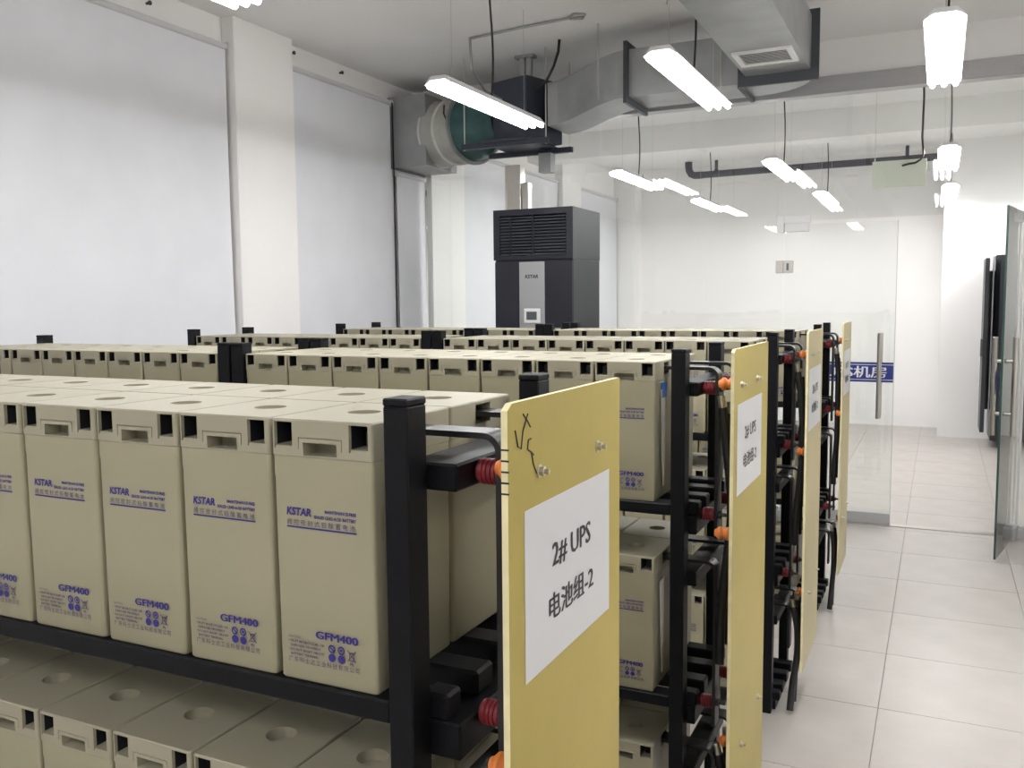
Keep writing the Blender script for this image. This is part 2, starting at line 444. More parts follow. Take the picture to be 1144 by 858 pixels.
def make_battery():
    root = bpy.data.objects.new('battery', None); COL.objects.link(root); root.empty_display_size = 0.03
    g = 0.0024
    # case: rounded block with a slight draft and a step below the lid
    R = []
    for z, ins in ((0, 0.004), (0.003, 0.0022), (0.15, 0.0014), (H-LH-0.030, 0.0009), (H-LH-0.026, 0.0003), (H-LH-0.0004, 0.0003)):
        R.append([(x, y, z) for x, y in rrect(-W+g+ins, ins+0.001, -g-ins, D-0.003-ins, 0.006)])
    part('case', MB().rings(R), MT['beige'], root, smooth=True, local=True)
    # lid with terminal windows, tongue groove, carrying recess and round vent well
    lid0 = MB().rings([[(x, y, z) for x, y in rrect(-W+g+i, i+0.0005, -g-i, D-0.0025-i, 0.005)] for z, i in ((H-LH, 0.0005), (H-LH+0.001, 0.0), (H-0.002, 0.0), (H, 0.0016))]).mesh('lid', MT['beige_lid'])
    xs = lambda t: -W + 0.002 + t*(W-0.004)
    cuts = []
    for a, b in ((0.035, 0.215), (0.775, 0.955)):
        cuts.append(MB().box(xs(a), -0.02, H-0.036, xs(b), 0.055, H-0.0042).mesh('c', MT['beige_lid']))
        cuts.append(MB().box(xs(a), -0.02, H-0.040, xs(a)+0.0025, 0.004, H-0.034).mesh('c', MT['beige_lid']))
    cuts.append(MB().box(xs(0.325), -0.02, H-0.0475, xs(0.655), 0.030, H-0.0305).mesh('c', MT['beige_lid']))
    # thin inverted-U groove round the recess
    cuts.append(MB().box(xs(0.275), -0.02, H-0.0252, xs(0.705), 0.003, H-0.0238).mesh('c', MT['beige_lid']))
    for t in (0.275, 0.700):
        cuts.append(MB().box(xs(t), -0.02, H-0.040, xs(t)+0.0014, 0.003, H-0.0245).mesh('c', MT['beige_lid']))
    cuts.append(MB().cyl((-W/2, D*0.50, H-0.018), (-W/2, D*0.50, H+0.02), 0.0235, 28).mesh('c', MT['beige_lid']))
    # side window for the outgoing strap
    cuts.append(MB().box(-0.035, 0.078, H-0.036, 0.02, 0.128, H-0.006).mesh('c', MT['beige_lid']))
    me = boolean_cut(lid0, cuts)
    me.polygons.foreach_set('use_smooth', [True]*len(me.polygons)); me.set_sharp_from_angle(angle=math.radians(25))
    lid = link('lid', me, root, local=True)
    # dark insides of the terminal windows
    for a, b in ((0.035, 0.215), (0.775, 0.955)):
        mb = MB(); x0, x1 = xs(a), xs(b)
        mb.quad([(x0, 0.0545, H-0.0355), (x1, 0.0545, H-0.0355), (x1, 0.0545, H-0.0045), (x0, 0.0545, H-0.0045)])
        mb.quad([(x0+0.0003, 0.006, H-0.0355), (x0+0.0003, 0.0545, H-0.0355), (x0+0.0003, 0.0545, H-0.0045), (x0+0.0003, 0.006, H-0.0045)])
        mb.quad([(x1-0.0003, 0.006, H-0.0355), (x1-0.0003, 0.0545, H-0.0355), (x1-0.0003, 0.0545, H-0.0045), (x1-0.0003, 0.006, H-0.0045)])
        mb.quad([(x0, 0.006, H-0.0045), (x1, 0.006, H-0.0045), (x1, 0.0545, H-0.0045), (x0, 0.0545, H-0.0045)])
        mb.box(x0+0.006, 0.030, H-0.0355, x1-0.006, 0.050, H-0.016)
        part('terminal_cover', mb, MT['dark_cover'], lid, local=True)
    part('vent_plug', MB().lathe((-W/2, D*0.5, H-0.0185), (0,0,1), [(0, 0.015), (0.004, 0.015), (0.005, 0.013)], 16), MT['beige_lid'], lid, smooth=True, local=True)
    # printing on the front face
    fx = lambda t: -W + t*W
    fz = lambda t: H*(1-t)
    ex, ey = (1,0,0), (0,0,1)
    def up(mb):
        yy = -0.0006 + 0.0025
        o = lambda t, z: (fx(t), yy-0.0012, fz(z))
        add_text(mb, 'KSTAR', 0.0145, o(0.145, 0.360), ex, ey, width=0.041, bold=0.00045, shear=0.15)
        add_text(mb, 'MAINTENANCE-FREE', 0.006, o(0.82, 0.343), ex, ey, align='RIGHT', width=0.050, bold=0.00018, res=1)
        add_text(mb, 'SEALED LEAD-ACID BATTERY', 0.006, o(0.82, 0.366), ex, ey, align='RIGHT', width=0.068, bold=0.00018, res=1)
        n = len(mb.v); mb.quad([o(0.145, 0.4085), o(0.82, 0.4085), o(0.82, 0.4025), o(0.145, 0.4025)])
    def up2(mb):
        add_text(mb, '阀控密封式铅酸蓄电池', 0.0085, (fx(0.15), 0.0007, fz(0.396)), ex, ey, width=0.110, space=1.5)
    text_part('brand_print', [up], MT['ink'], root, local=True)
    text_part('type_print', [up2], MT['ink_grey'], root, local=True)
    yy = 0.0005
    def low(mb):
        o = lambda t, z: (fx(t), yy, fz(z))
        add_bold(mb, 'GFM400', 0.0150, o(0.40, 0.822), ex, ey, 0.0005, width=0.0675, res=3)
        for (t, z) in ((0.555, 0.852), (0.645, 0.852), (0.555, 0.886), (0.645, 0.886)):
            c = Vector(o(t, z)); n = 14
            full = (z > 0.87)
            for k in range(n):
                a, b = 2*math.pi*k/n, 2*math.pi*(k+1)/n
                r0, r1 = (0.0 if full else 0.0038), 0.0058
                P = lambda r, q: c + Vector((r*math.cos(q), 0, r*math.sin(q)))
                mb.quad([P(r1, a), P(r1, b), P(r0, b), P(r0, a)] if not full else [P(r1, a), P(r1, b), c])
            if not full and t < 0.6: mb.obox(c, (0.0035, 0, -0.0035), (0, 0.00005, 0), (0.0006, 0, 0.0006))
            if not full and t > 0.6: mb.obox(c, (0.0018, 0, 0), (0, 0.00005, 0), (0, 0, 0.0018))
    def low2(mb):
        o = lambda t, z: (fx(t), yy, fz(z))
        add_text(mb, 'CAUTION', 0.0046, o(0.125, 0.834), ex, ey, width=0.020, res=1)
        for i, (s, w_, dx) in enumerate((('• MUST BE RECYCLED OR', 0.060, 0), ('DISPOSED PROPERLY', 0.050, 0.004), ('• DO NOT SHORT CIRCUIT', 0.060, 0), ('BATTERY TERMINAL', 0.046, 0.004))):
            add_text(mb, s, 0.0046, (fx(0.125)+dx, yy, fz(0.851 + 0.0165*i)), ex, ey, width=w_, bold=0.00012, res=1)
        add_text(mb, '广东科士达工业科技有限公司', 0.0085, o(0.125, 0.926), ex, ey, width=0.116, res=2, space=1.3)
        # crossed-out bin
        c = Vector(o(0.745, 0.866))
        mb.obox(c, (0.0068, 0, 0.0075), (0, 0.00005, 0), (-0.0004, 0, 0.0004)); mb.obox(c, (-0.0068, 0, 0.0075), (0, 0.00005, 0), (0.0004, 0, 0.0004))
        mb.obox(c + Vector((0, 0, 0.004)), (0.0042, 0, 0), (0, 0.00005, 0), (0, 0, 0.0009))
        for s in (-1, 1): mb.obox(c + Vector((0.0034*s, 0, -0.001)), (0.0005, 0, 0), (0, 0.00005, 0), (0, 0, 0.005))
        mb.obox(c + Vector((0, 0, -0.006)), (0.003, 0, 0), (0, 0.00005, 0), (0, 0, 0.0005))
        add_text(mb, 'Pb', 0.0056, (fx(0.728), yy, fz(0.902)), ex, ey, width=0.006, bold=0.0001)
    text_part('model_print', [low], MT['ink'], root, local=True)
    text_part('caution_print', [low2], MT['ink_grey'], root, local=True)
    return root

proto = make_battery()
ROWN = ['front', 'second', 'third', 'rearmost']
TIERN = ['top', 'middle', 'bottom']
BX = [0.0, -1.452]      # right edge of each bay
first = True
end_batteries = {}
for r in range(4):
    for t in range(3):
        for bay in range(2):
            for c in range(8):
                for l in range(2):
                    if t == 1:
                        if r == 0 and bay == 1 and c > 3: continue
                        if r > 0 and (bay == 1 or c > 3): continue
                    if t == 2 and (bay == 1 or c > 3): continue
                    b = proto if first else copy_tree(proto)
                    first = False
                    b.location = (BX[bay] - c*W, RY[r] + l*D, ZT[t])
                    lab = 'beige battery, %s rack row, %s shelf, %s bay, %s line, %s from aisle' % (ROWN[r], TIERN[t], ('aisle', 'window')[bay], ('front', 'back')[l], ORD[c])
                    tag(b, lab, 'battery', 'beige batteries on the black racks')
                    end_batteries[(r, t, bay, c, l)] = b
# blue tape and hanging clear film on the end battery of the second row
for t, zz in ((0, 0.0), (1, 0.0)):
    b = end_batteries[(1, t, 0, 0, 0)]
    if t == 0:
        o = part('blue_tape', MB().box(-0.0022, 0.052, 0.262, 0.0006, 0.098, 0.302), MT['sticker_blue'], b, local=True)
        o['label'] = 'blue tape square'
    mb = MB()
    pts = [(0.045, 0.285), (0.085, 0.285), (0.083, 0.12), (0.078, 0.04), (0.070, 0.03), (0.058, 0.10)]
    mb.rings([[(-0.0016, y, z) for y, z in pts], [(0.0004, y, z) for y, z in pts]])
    part('tape_film', mb, MT['film'], b, local=True)

# ================================================================== RACKS
BXX = 0.136       # plane of the vertical straps
PX = [0.018, 0.040, 0.062, 0.074]        # aisle-end post offset of each row
ZP = 1.474
def post(mb, x, y, w=0.046, d=0.05, top=ZP):
    mb.box(x, y, 0, x+w, y+d, top-0.012)
def make_rack(r, bay):
    y0 = RY[r]; xr = BX[bay]; xl = xr - 8*W
    px = xr + (PX[r] if bay == 0 else 0.006)
    lx = xl - (0.051 if bay == 0 else 0.050)
    lab = ('black steel rack of %s battery row, bay beside %s' % (('front', 'second', 'third', 'rearmost')[r], ('the yellow board', 'the window blinds')[bay]))
    root = thing('battery_rack', lab, 'rack', ((xl+xr)/2, y0+0.2, 0), 'black battery racks')
    for x in (lx, px):
        pw = 0.036 if (bay == 0 and x == px) else 0.0475
        for y in (y0-0.006, y0+0.395):
            p = part('post', MB().box(x, y, 0, x+pw, y+0.046, ZP-0.010), MT['rack'], root, bevel=0.002)
            part('post_cap', MB().box(x-0.0004, y-0.0004, ZP-0.010, x+pw+0.0004, y+0.0464, ZP), MT['rack'], p, bevel=0.002)
    for t in range(3):
        z = ZT[t]
        for yb in (0.012, 0.125, 0.235, 0.345):
            x1 = px + 0.060 if bay == 0 else px + 0.002
            x0_ = lx + 0.002
            # shelf bars run along the row; short of the posts at front and back
            if yb in (0.012,):
                part('front_rail', MB().box(x0_+0.046, y0-0.004, z-0.031, px, y0+0.05, z-0.0005), MT['rack'], root, bevel=0.003)
                if bay == 0:
                    part('rail_end', MB().box(px+0.020, y0+0.042, z-0.036, x1, y0+0.080, z-0.0008), MT['rack'], root, bevel=0.004)
            else:
                part('shelf_bar', MB().box(x0_, y0+yb, z-0.036, x1, y0+yb+0.05, z-0.0008), MT['rack'], root, bevel=0.004)
        for x in (lx+0.002, px+0.002):
            bw = (max(BXX, px+0.085)-0.0395-x) if (bay == 0 and x > lx+0.01) else 0.032
            part('end_beam', MB().box(x, y0+0.041, z-0.086, x+bw, y0+0.396, z-0.0365), MT['rack'], root, bevel=0.003)
    if bay == 0:
        for z in (1.352, 0.86, 0.34):
            part('end_crossbar', MB().box(px+0.003, y0+0.041, z, max(BXX, px+0.085)-0.0395, y0+0.396, z+0.036), MT['rack'], root, bevel=0.003)
    return px
PXA = []
for r in range(4):
    PXA.append(make_rack(r, 0))
    make_rack(r, 1)

# ================================================================== BUSBARS, INSULATORS, CABLES
def drum(mb, x0, x1, y, z, r):
    L = x1-x0; pr = [(0, r*0.78), (0.10*L, r*0.95)]
    for k in range(4):
        a = 0.14 + 0.19*k
        pr += [(a*L, r*0.90), ((a+0.03)*L, r), ((a+0.14)*L, r), ((a+0.17)*L, r*0.90)]
    pr += [(0.95*L, r*0.85), (L, r*0.7)]
    mb.lathe((x0, y, z), (1,0,0), pr, 18)
def bell(mb, x0, x1, y, z, r):
    L = x1-x0
    mb.lathe((x0, y, z), (1,0,0), [(0, r*0.5), (0.1*L, r*0.62), (0.2*L, r*0.95), (0.3*L, r), (0.42*L, r*0.7), (0.5*L, r*0.66), (0.6*L, r*0.95), (0.7*L, r), (0.82*L, r*0.8), (L, r*0.55)], 18)

def strap_pts(poly, y0, y1, mb, t=0.004):
    """flat strap following a polyline in xz, spanning y0..y1"""
    n = len(poly); R = []
    for i, (x, z) in enumerate(poly):
        a = Vector((poly[min(i+1, n-1)][0]-poly[max(i-1, 0)][0], poly[min(i+1, n-1)][1]-poly[max(i-1, 0)][1])).normalized()
        nx, nz = -a.y, a.x
        R.append([(x+nx*t, y0, z+nz*t), (x+nx*t, y1, z+nz*t), (x-nx*t, y1, z-nz*t), (x-nx*t, y0, z-nz*t)])
    mb.rings(R)
def arc(cx, cz, r, a0, a1, n=6):
    return [(cx + r*math.cos(math.radians(a0+(a1-a0)*i/n)), cz + r*math.sin(math.radians(a0+(a1-a0)*i/n))) for i in range(n+1)]

for r in range(4):
    y0 = RY[r]; px = PXA[r]
    bx = max(BXX, px+0.085)
    root = thing('busbar_set', 'black sleeved busbars on red insulators at aisle end of %s rack row' % ROWN[r], 'busbar', (bx, y0+0.2, 0), 'sleeved busbar sets at the rack ends')
    for t, zb in enumerate(ZT):
        zs = zb + H - 0.020
        for (ya, yb) in ((0.0795, 0.1265), (0.2828, 0.3298)):
            bend = bx - 0.0
            zend = zb - 0.10 if t < 2 else 0.24
            poly = [(-0.03, zs)] + arc(bend-0.022, zs-0.022, 0.022, 90, 0, 6) + [(bend, (zs+zend)/2), (bend, zend)]
            mb = MB(); strap_pts(poly, y0+ya, y0+yb, mb)
            part('busbar', mb, MT['strap'], root, smooth=True)
    for z in (1.37, 1.040, 0.535):
        for yy in (0.103, 0.306):
            mb = MB(); drum(mb, bx-0.039, bx-0.005, y0+yy, z, 0.0175)
            ins = part('red_insulator', mb, MT['red_ins'], root, smooth=True)
            part('stud', MB().lathe((bx+0.004, y0+yy, z), (1,0,0), [(0, 0.010), (0.006, 0.010), (0.006, 0.005), (0.022, 0.005)], 10), MT['flange'], ins)
    # flexible cables
    ordr = ROWN[r]
    def cable(pts, rad, lab):
        P = [Vector((min(p[0], 0.188), p[1], p[2])) for p in pts]; out = []
        for i in range(len(P)-1):                       # Catmull-Rom
            p0, p1, p2, p3 = P[max(i-1,0)], P[i], P[i+1], P[min(i+2, len(P)-1)]
            for k in range(6):
                s = k/6
                out.append(0.5*((2*p1) + (p2-p0)*s + (2*p0-5*p1+4*p2-p3)*s*s + (3*p1-p0-3*p2+p3)*s**3))
        out.append(P[-1])
        rt = thing('power_cable', lab, 'cable', (P[-1].x, P[-1].y, 0 if P[-1].z < 0.1 else P[-1].z), 'black power cables at the rack ends')
        part('sheath', MB().tube(out, rad, 10), MT['cable'], rt, smooth=True)
        a = (out[1]-out[0]).normalized()
        part('lug', MB().cyl(out[0]-a*0.03, out[0]+a*0.004, rad*0.75, 10), MT['steel'], rt, smooth=True)
    if r > 0:
        x = bx
        e = 0.012 if r == 3 else 0.0
        cable([(x+0.019, y0+0.06+e, 1.325), (x+0.032, y0+0.06+e, 1.22), (x+0.046, y0+0.055+e, 1.06), (x+0.032, y0+0.055+e, 0.90), (x+0.021, y0+0.06+e, 0.78), (x+0.019, y0+0.06+e, 0.66)], 0.012, 'thick black cable bowing outward high on %s rack row' % ordr)
        cable([(x+0.019, y0+0.152, 1.30), (x+0.024, y0+0.155, 1.15), (x+0.028, y0+0.152, 0.98), (x+0.022, y0+0.152, 0.84), (x+0.019, y0+0.155, 0.68)], 0.012, 'inner black cable hanging high on %s rack row' % ordr)
        cable([(x+0.019, y0+0.06+e, 0.415), (x+0.036, y0+0.055+e, 0.33), (x+0.036, y0+0.055+e, 0.22), (x+0.022, y0+0.05+e, 0.11), (x+0.017, y0+0.03+e, 0.0135)], 0.013, 'thick black cable bowing down to floor at %s rack row' % ordr)
        cable([(x+0.019, y0+0.155, 0.415), (x+0.026, y0+0.152, 0.33), (x+0.024, y0+0.152, 0.22), (x+0.018, y0+0.145, 0.12), (x+0.017, y0+0.12, 0.0125)], 0.012, 'inner black cable dropping to floor at %s rack row' % ordr)

# ================================================================== YELLOW BOARDS
BOARDS = [(0.210, -0.062, 0.320), (0.209, 1.150, 1.600), (0.208, 2.462, 2.895), (0.207, 3.790, 4.205)]
PAPER = [(-0.020, 0.272, 1.146, 1.352), (1.190, 1.510, 1.126, 1.347), (2.490, 2.845, 1.108, 1.34), (3.83, 4.16, 1.112, 1.34)]
for r, (x, ya, yb) in enumerate(BOARDS):
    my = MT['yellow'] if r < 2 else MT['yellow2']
    lab = ['mustard yellow board with paper sign and pen marks, nearest of all', 'mustard yellow board with paper sign at aisle end of second rack row',
           'pale yellow board with paper sign at aisle end of third rack row', 'narrow-looking pale yellow board farthest along the aisle'][r]
    root = thing('insulating_board', lab, 'board', (x, (ya+yb)/2, 0.2), 'yellow insulating boards at the rack ends')
    mb = MB()
    cut = 0.012
    poly = [(ya, 0.2), (yb, 0.2), (yb, 1.480), (ya+cut, 1.480), (ya, 1.480-cut*0.6)]
    n = len(poly)
    mb.cur = 0
    mb.v += [(x+0.008, y, z) for y, z in poly]; mb.f.append(tuple(range(n))); mb.mi.append(0)
    k = len(mb.v); mb.v += [(x, y, z) for y, z in poly]; mb.f.append(tuple(k+i for i in reversed(range(n)))); mb.mi.append(0)
    for i in range(n):
        j = (i+1) % n
        mb.f.append((i, k+i, k+j, j)); mb.mi.append(1)
    part('panel', mb, [my, MT['yellow_edge']], root)
    pa, pb, z0, z1 = PAPER[r]
    xs_ = x+0.0086
    pp = part('paper_sign', MB().box(x+0.0082, pa, z0, xs_, pb, z1), MT['paper'], root)
    ey = (0, 0, 1); ex = (0, 1, 0)
    k = (pb-pa)/0.294; s = (z1-z0)/0.21
    cy = (pa+pb)/2
    text_part('sign_text', [lambda mb: add_bold(mb, '2# UPS', 0.042*s, (xs_+0.0004, cy, z0+0.122*s), ex, ey, 0.0008, align='CENTER', width=0.133*k)], MT['black_ink'], pp)
    text_part('sign_text', [lambda mb: add_bold(mb, '电池组-2', 0.037*s, (xs_+0.0004, cy, z0+0.056*s), ex, ey, 0.0008, align='CENTER', width=0.155*k)], MT['black_ink'], pp)
    # orange stand-off insulators behind, bolts in front
    by = [(ya+0.086, 1.392), (ya+0.286, 1.392), (ya+0.135, 0.47), (ya+0.365, 0.50), (ya+(0.005 if r == 3 else 0.06), 1.03)]
    bxp = max(BXX, PXA[r]+0.085)
    for i, (yy, z) in enumerate(by):
        mb = MB(); bell(mb, bxp+0.0265, x, yy, z, 0.0165)
        part('orange_insulator', mb, MT['orange_ins'], root, smooth=True)
        if i < 4:
            mb = MB()
            bo = part('bolt', MB().lathe((x+0.008, yy, z), (1,0,0), [(0, 0.0085), (0.0015, 0.0085), (0.0015, 0.0062), (0.007, 0.0062), (0.0075, 0.0035), (0.013, 0.0035)], 6 if r == 0 else 12), MT['steel'], root)
    if r == 0:
        # marker pen scribble and tick marks on the edge
        def stroke(mb, pts, w=0.0011):
            P = [Vector((x+0.0083, ya+(y-ya)*0.86, z+0.002)) for y, z in pts]
            mb.tube(P, w, 5)
        mb = MB()
        stroke(mb, [(ya+0.022, 1.447), (ya+0.030, 1.428), (ya+0.040, 1.424), (ya+0.046, 1.444), (ya+0.062, 1.462)])
        stroke(mb, [(ya+0.047, 1.463), (ya+0.058, 1.456), (ya+0.070, 1.446)])
        stroke(mb, [(ya+0.072, 1.432), (ya+0.063, 1.431), (ya+0.060, 1.421), (ya+0.073, 1.416), (ya+0.080, 1.412)])
        stroke(mb, [(ya+0.073, 1.416), (ya+0.079, 1.401), (ya+0.090, 1.389)])
        part('pen_mark', mb, MT['black_ink'], root)
        for i in range(5):
            part('tick_mark', MB().box(x-0.0002, ya-0.0004, 1.4285-0.0123*i, x+0.0095, ya+0.0002, 1.4305-0.0123*i), MT['black_ink'], root)

# ================================================================== LAMPS
LZ = 2.72
def lamp(x, y0, lab, z=LZ):
    L = 1.22; y1 = y0+L
    root = thing('pendant_lamp', lab, 'lamp', (x, (y0+y1)/2, z), 'three-tube pendant fluorescent lamps')
    # shallow tray with sloping sides
    prof = [(-0.080, 0.008), (-0.045, 0.050), (0.045, 0.050), (0.080, 0.008), (0.077, 0.008), (0.043, 0.030), (-0.043, 0.030), (-0.077, 0.008)]
    mb = MB().rings([[(x+a, y, z+b) for a, b in prof] for y in (y0, y1)])
    part('tray', mb, MT['fixture'], root)
    for yy in (y0+0.006, y1-0.026):
        part('lamp_holder', MB().box(x-0.066, yy, z+0.004, x+0.066, yy+0.02, z+0.026), MT['white_plastic'], root)
    for dx in (-0.055, 0, 0.055):
        tb = part('tube', MB().lathe((x+dx, y0-0.002, z), (0,1,0), [(0, 0.010), (0.004, 0.0135), (L, 0.0135), (L+0.004, 0.010)], 10), MT['tube'], root, smooth=True)
    ym = (y0+y1)/2
    pts = [(x+0.012*math.sin(3.0*k/8+0.3)*(1 if k < 8 else 1), ym+0.01*math.sin(k*0.6), z+0.048+(ZC-z-0.048)*k/8) for k in range(9)]
    part('power_cord', MB().tube(pts, 0.006, 6), MT['strap'], root, smooth=True)
    for yy in (y0+0.15, y1-0.15):
        part('hanging_wire', MB().cyl((x, yy, z+0.048), (x, yy, ZC), 0.0012, 5), MT['steel'], root)
colx = {'A': (-1.74, 'blind-side'), 'B': (-0.56, 'middle'), 'C': (0.625, 'aisle-side'), 'D': (1.81, 'right-hand')}
rows = [(-2.75, None, 'hanging behind the viewer'), (0.56, None, 'hanging over the front rack row'), (3.2, None, 'hanging in front of the glass partition'),
        (6.68, (-1.95, -0.635, 0.67, 1.9), 'hanging just beyond the glass partition'), (9.15, (-1.85, -0.54, 0.70, 1.9), 'hanging near the far wall')]
for y0, xs3, where in rows:
    for k, key in enumerate('ABCD'):
        x = xs3[k] if xs3 else colx[key][0]
        lamp(x, y0, 'three-tube fluorescent lamp, %s column, %s' % (colx[key][1], where))

# ================================================================== AIR CONDITIONER
ax0, ax1, ay0, ay1, az = -2.353, -1.724, 5.05, 5.61, 2.275
ac = thing('air_conditioner', 'tall charcoal floor-standing air conditioner with louvred top and silver panel', 'air conditioner', ((ax0+ax1)/2, (ay0+ay1)/2, 0))
part('lower_cabinet', MB().box(ax0+0.008, ay0+0.012, 0, ax1-0.002, ay1, 1.9095), MT['ac_dark'], ac, bevel=0.004)
for a, b in ((ax0+0.008, -2.146), (-1.944, ax1-0.004)):
    part('front_door', MB().box(a+0.001, ay0+0.002, 0.10, b-0.001, ay0+0.013, 1.895), MT['ac_dark'], ac, bevel=0.002)
sp = part('silver_panel', MB().box(-2.145, ay0-0.002, 0.10, -1.945, ay0+0.013, 1.893), MT['ac_panel'], ac, bevel=0.002)
ds = part('display', MB().box(-2.107, ay0-0.010, 1.448, -1.977, ay0-0.001, 1.555), MT['white_plastic'], sp, bevel=0.004)
part('screen', MB().box(-2.085, ay0-0.0115, 1.472, -2.003, ay0-0.009, 1.532), MT['screen'], ds)
text_part('logo', [lambda mb: add_text(mb, 'KSTAR', 0.034, (-2.045, ay0-0.003, 1.775), (1,0,0), (0,0,1), align='CENTER', width=0.105, bold=0.0012, shear=0.15)], MT['ac_dark'], sp)
# plenum: five panels round an open louvred mouth
pm = MB()
pm.box(ax0, ay0+0.05, 1.91, ax0+0.02, ay1, az); pm.box(ax1-0.02, ay0+0.05, 1.91, ax1, ay1, az)
pm.box(ax0+0.02, ay0+0.05, az-0.02, ax1-0.02, ay1, az); pm.box(ax0+0.02, ay0+0.05, 1.91, ax1-0.02, ay1, 1.93); pm.box(ax0+0.02, ay1-0.02, 1.93, ax1-0.02, ay1, az-0.02)
plen = part('discharge_plenum', pm, MT['ac_dark'], ac)
fm = MB(); fw = 0.050
fm.box(ax0, ay0, 1.91, ax0+fw, ay0+0.05, az); fm.box(ax1-fw, ay0, 1.91, ax1, ay0+0.05, az)
fm.box(ax0+fw, ay0, az-0.045, ax1-fw, ay0+0.05, az); fm.box(ax0+fw, ay0, 1.91, ax1-fw, ay0+0.05, 1.938)
part('mouth_frame', fm, MT['ac_dark'], plen)
for k in range(13):
    z = 1.952 + 0.0222*k
    part('louvre_slat', MB().obox(((ax0+ax1)/2, ay0+0.024, z), ((ax1-ax0)/2-fw, 0, 0), (0, 0.015, 0.007), (0, -0.0005, 0.0012)), MT['ac_slat'], plen)
for xx in (-2.215, -2.035):
    part('louvre_divider', MB().box(xx-0.004, ay0+0.001, 1.938, xx+0.004, ay0+0.008, az-0.045), MT['ac_dark'], plen)
# silver cable trunk between the unit and the ceiling
ct = thing('cable_trunk', 'shiny silver cable trunk rising behind the air conditioner', 'trunking', (-2.36, 5.66, 0))
part('trunk', MB().box(-2.52, 5.63, 0, -2.40, 5.72, 2.69), MT['stainless'], ct, bevel=0.003)
part('side_trunk', MB().box(-2.395, 5.65, 0, -2.34, 5.72, 2.55), MT['stainless'], ct, bevel=0.003)
part('trunk_lip', MB().box(-2.528, 5.62, 0, -2.52, 5.73, 2.69), MT['stainless'], ct)

# ================================================================== FAN AND DUCTS
ZD = 3.0
fan = thing('duct_fan', 'teal inline duct fan with cream sleeve and sheet metal box by the window', 'fan', (-2.35, 5.4, 2.74))
part('wall_box', MB().box(XL+0.0, 5.42, 2.71, -3.14, 5.94, 3.28), MT['sheet'], fan, bevel=0.004)
A = Vector((-3.14, 5.66, 2.985)); B = Vector((-2.20, 5.34, 2.985)); ad = (B-A).normalized()
part('canvas_sleeve', MB().lathe(A, ad, [(0, 0.255), (0.05, 0.262), (0.10, 0.25), (0.17, 0.245), (0.20, 0.252), (0.23, 0.245), (0.35, 0.245), (0.38, 0.25)], 32), MT['canvas'], fan, smooth=True)
for d0 in (0.02, 0.19, 0.375):
    part('clamp_ring', MB().lathe(A+ad*d0, ad, [(0, 0.255), (0.0, 0.268), (0.014, 0.268), (0.014, 0.255)], 32), MT['white_plastic'], fan, smooth=True)
part('fan_cone', MB().lathe(A+ad*0.39, ad, [(0, 0.262), (0.03, 0.255), (0.10, 0.245), (0.20, 0.20), (0.30, 0.155), (0.36, 0.15)], 32), MT['teal'], fan, smooth=True)
part('bolt_flange', MB().lathe(A+ad*0.385, ad, [(0, 0.26), (0, 0.285), (0.02, 0.285), (0.02, 0.26)], 32), MT['sheet'], fan, smooth=True)
part('motor_housing', MB().obox(B+Vector((0.01, -0.02, 0.02)), ad*0.17, Vector((ad.y, -ad.x, 0))*0.20, (0, 0, 0.225)), MT['dark_box'], fan, bevel=0.006)
part('support_channel', MB().box(-2.62, 5.06, 2.735, -1.92, 5.10, 2.775), MT['dark_box'], fan)
part('support_channel', MB().box(-2.62, 5.52, 2.735, -1.92, 5.56, 2.775), MT['dark_box'], fan)
part('support_plate', MB().box(-2.45, 5.04, 2.765, -2.05, 5.58, 2.785), MT['dark_box'], fan)
part('support_bracket', MB().box(-2.17, 5.47, 2.59, -2.07, 5.56, 2.735), MT['sheet'], fan)
mb = MB().box(-2.20, 5.20, 3.20, -2.165, 5.235, ZC); mb.box(-2.145, 5.20, 3.20, -2.11, 5.235, ZC); mb.box(-2.23, 5.18, ZC-0.02, -2.08, 5.25, ZC)
part('ceiling_strut', mb, MT['sheet'], fan)
part('power_conduit', MB().tube([(-1.78, 4.95, ZC), (-1.80, 4.98, 3.33), (-1.86, 5.04, 3.25), (-1.92, 5.05, 3.16), (-1.97, 5.07, 3.13), (-2.03, 5.12, 3.13)], 0.010, 8), MT['strap'], fan, smooth=True)
for px_, py_ in ((-2.60, 5.08), (-1.94, 5.08), (-2.60, 5.54), (-1.94, 5.54)):
    part('threaded_rod', MB().cyl((px_, py_, 2.73), (px_, py_, ZC), 0.005, 6), MT['steel'], fan)
part('cable_loop', MB().tube([(-2.93, 5.36, 3.15), (-2.92, 5.335, 3.08), (-2.88, 5.31, 3.02), (-2.82, 5.29, 3.0)], 0.006, 6), MT['strap'], fan, smooth=True)

duct = thing('air_duct', 'galvanised rectangular air duct with dark flanges hung from the ceiling', 'duct', (-0.9, 4.9, 2.9))
zb, zt = 2.925, 3.225
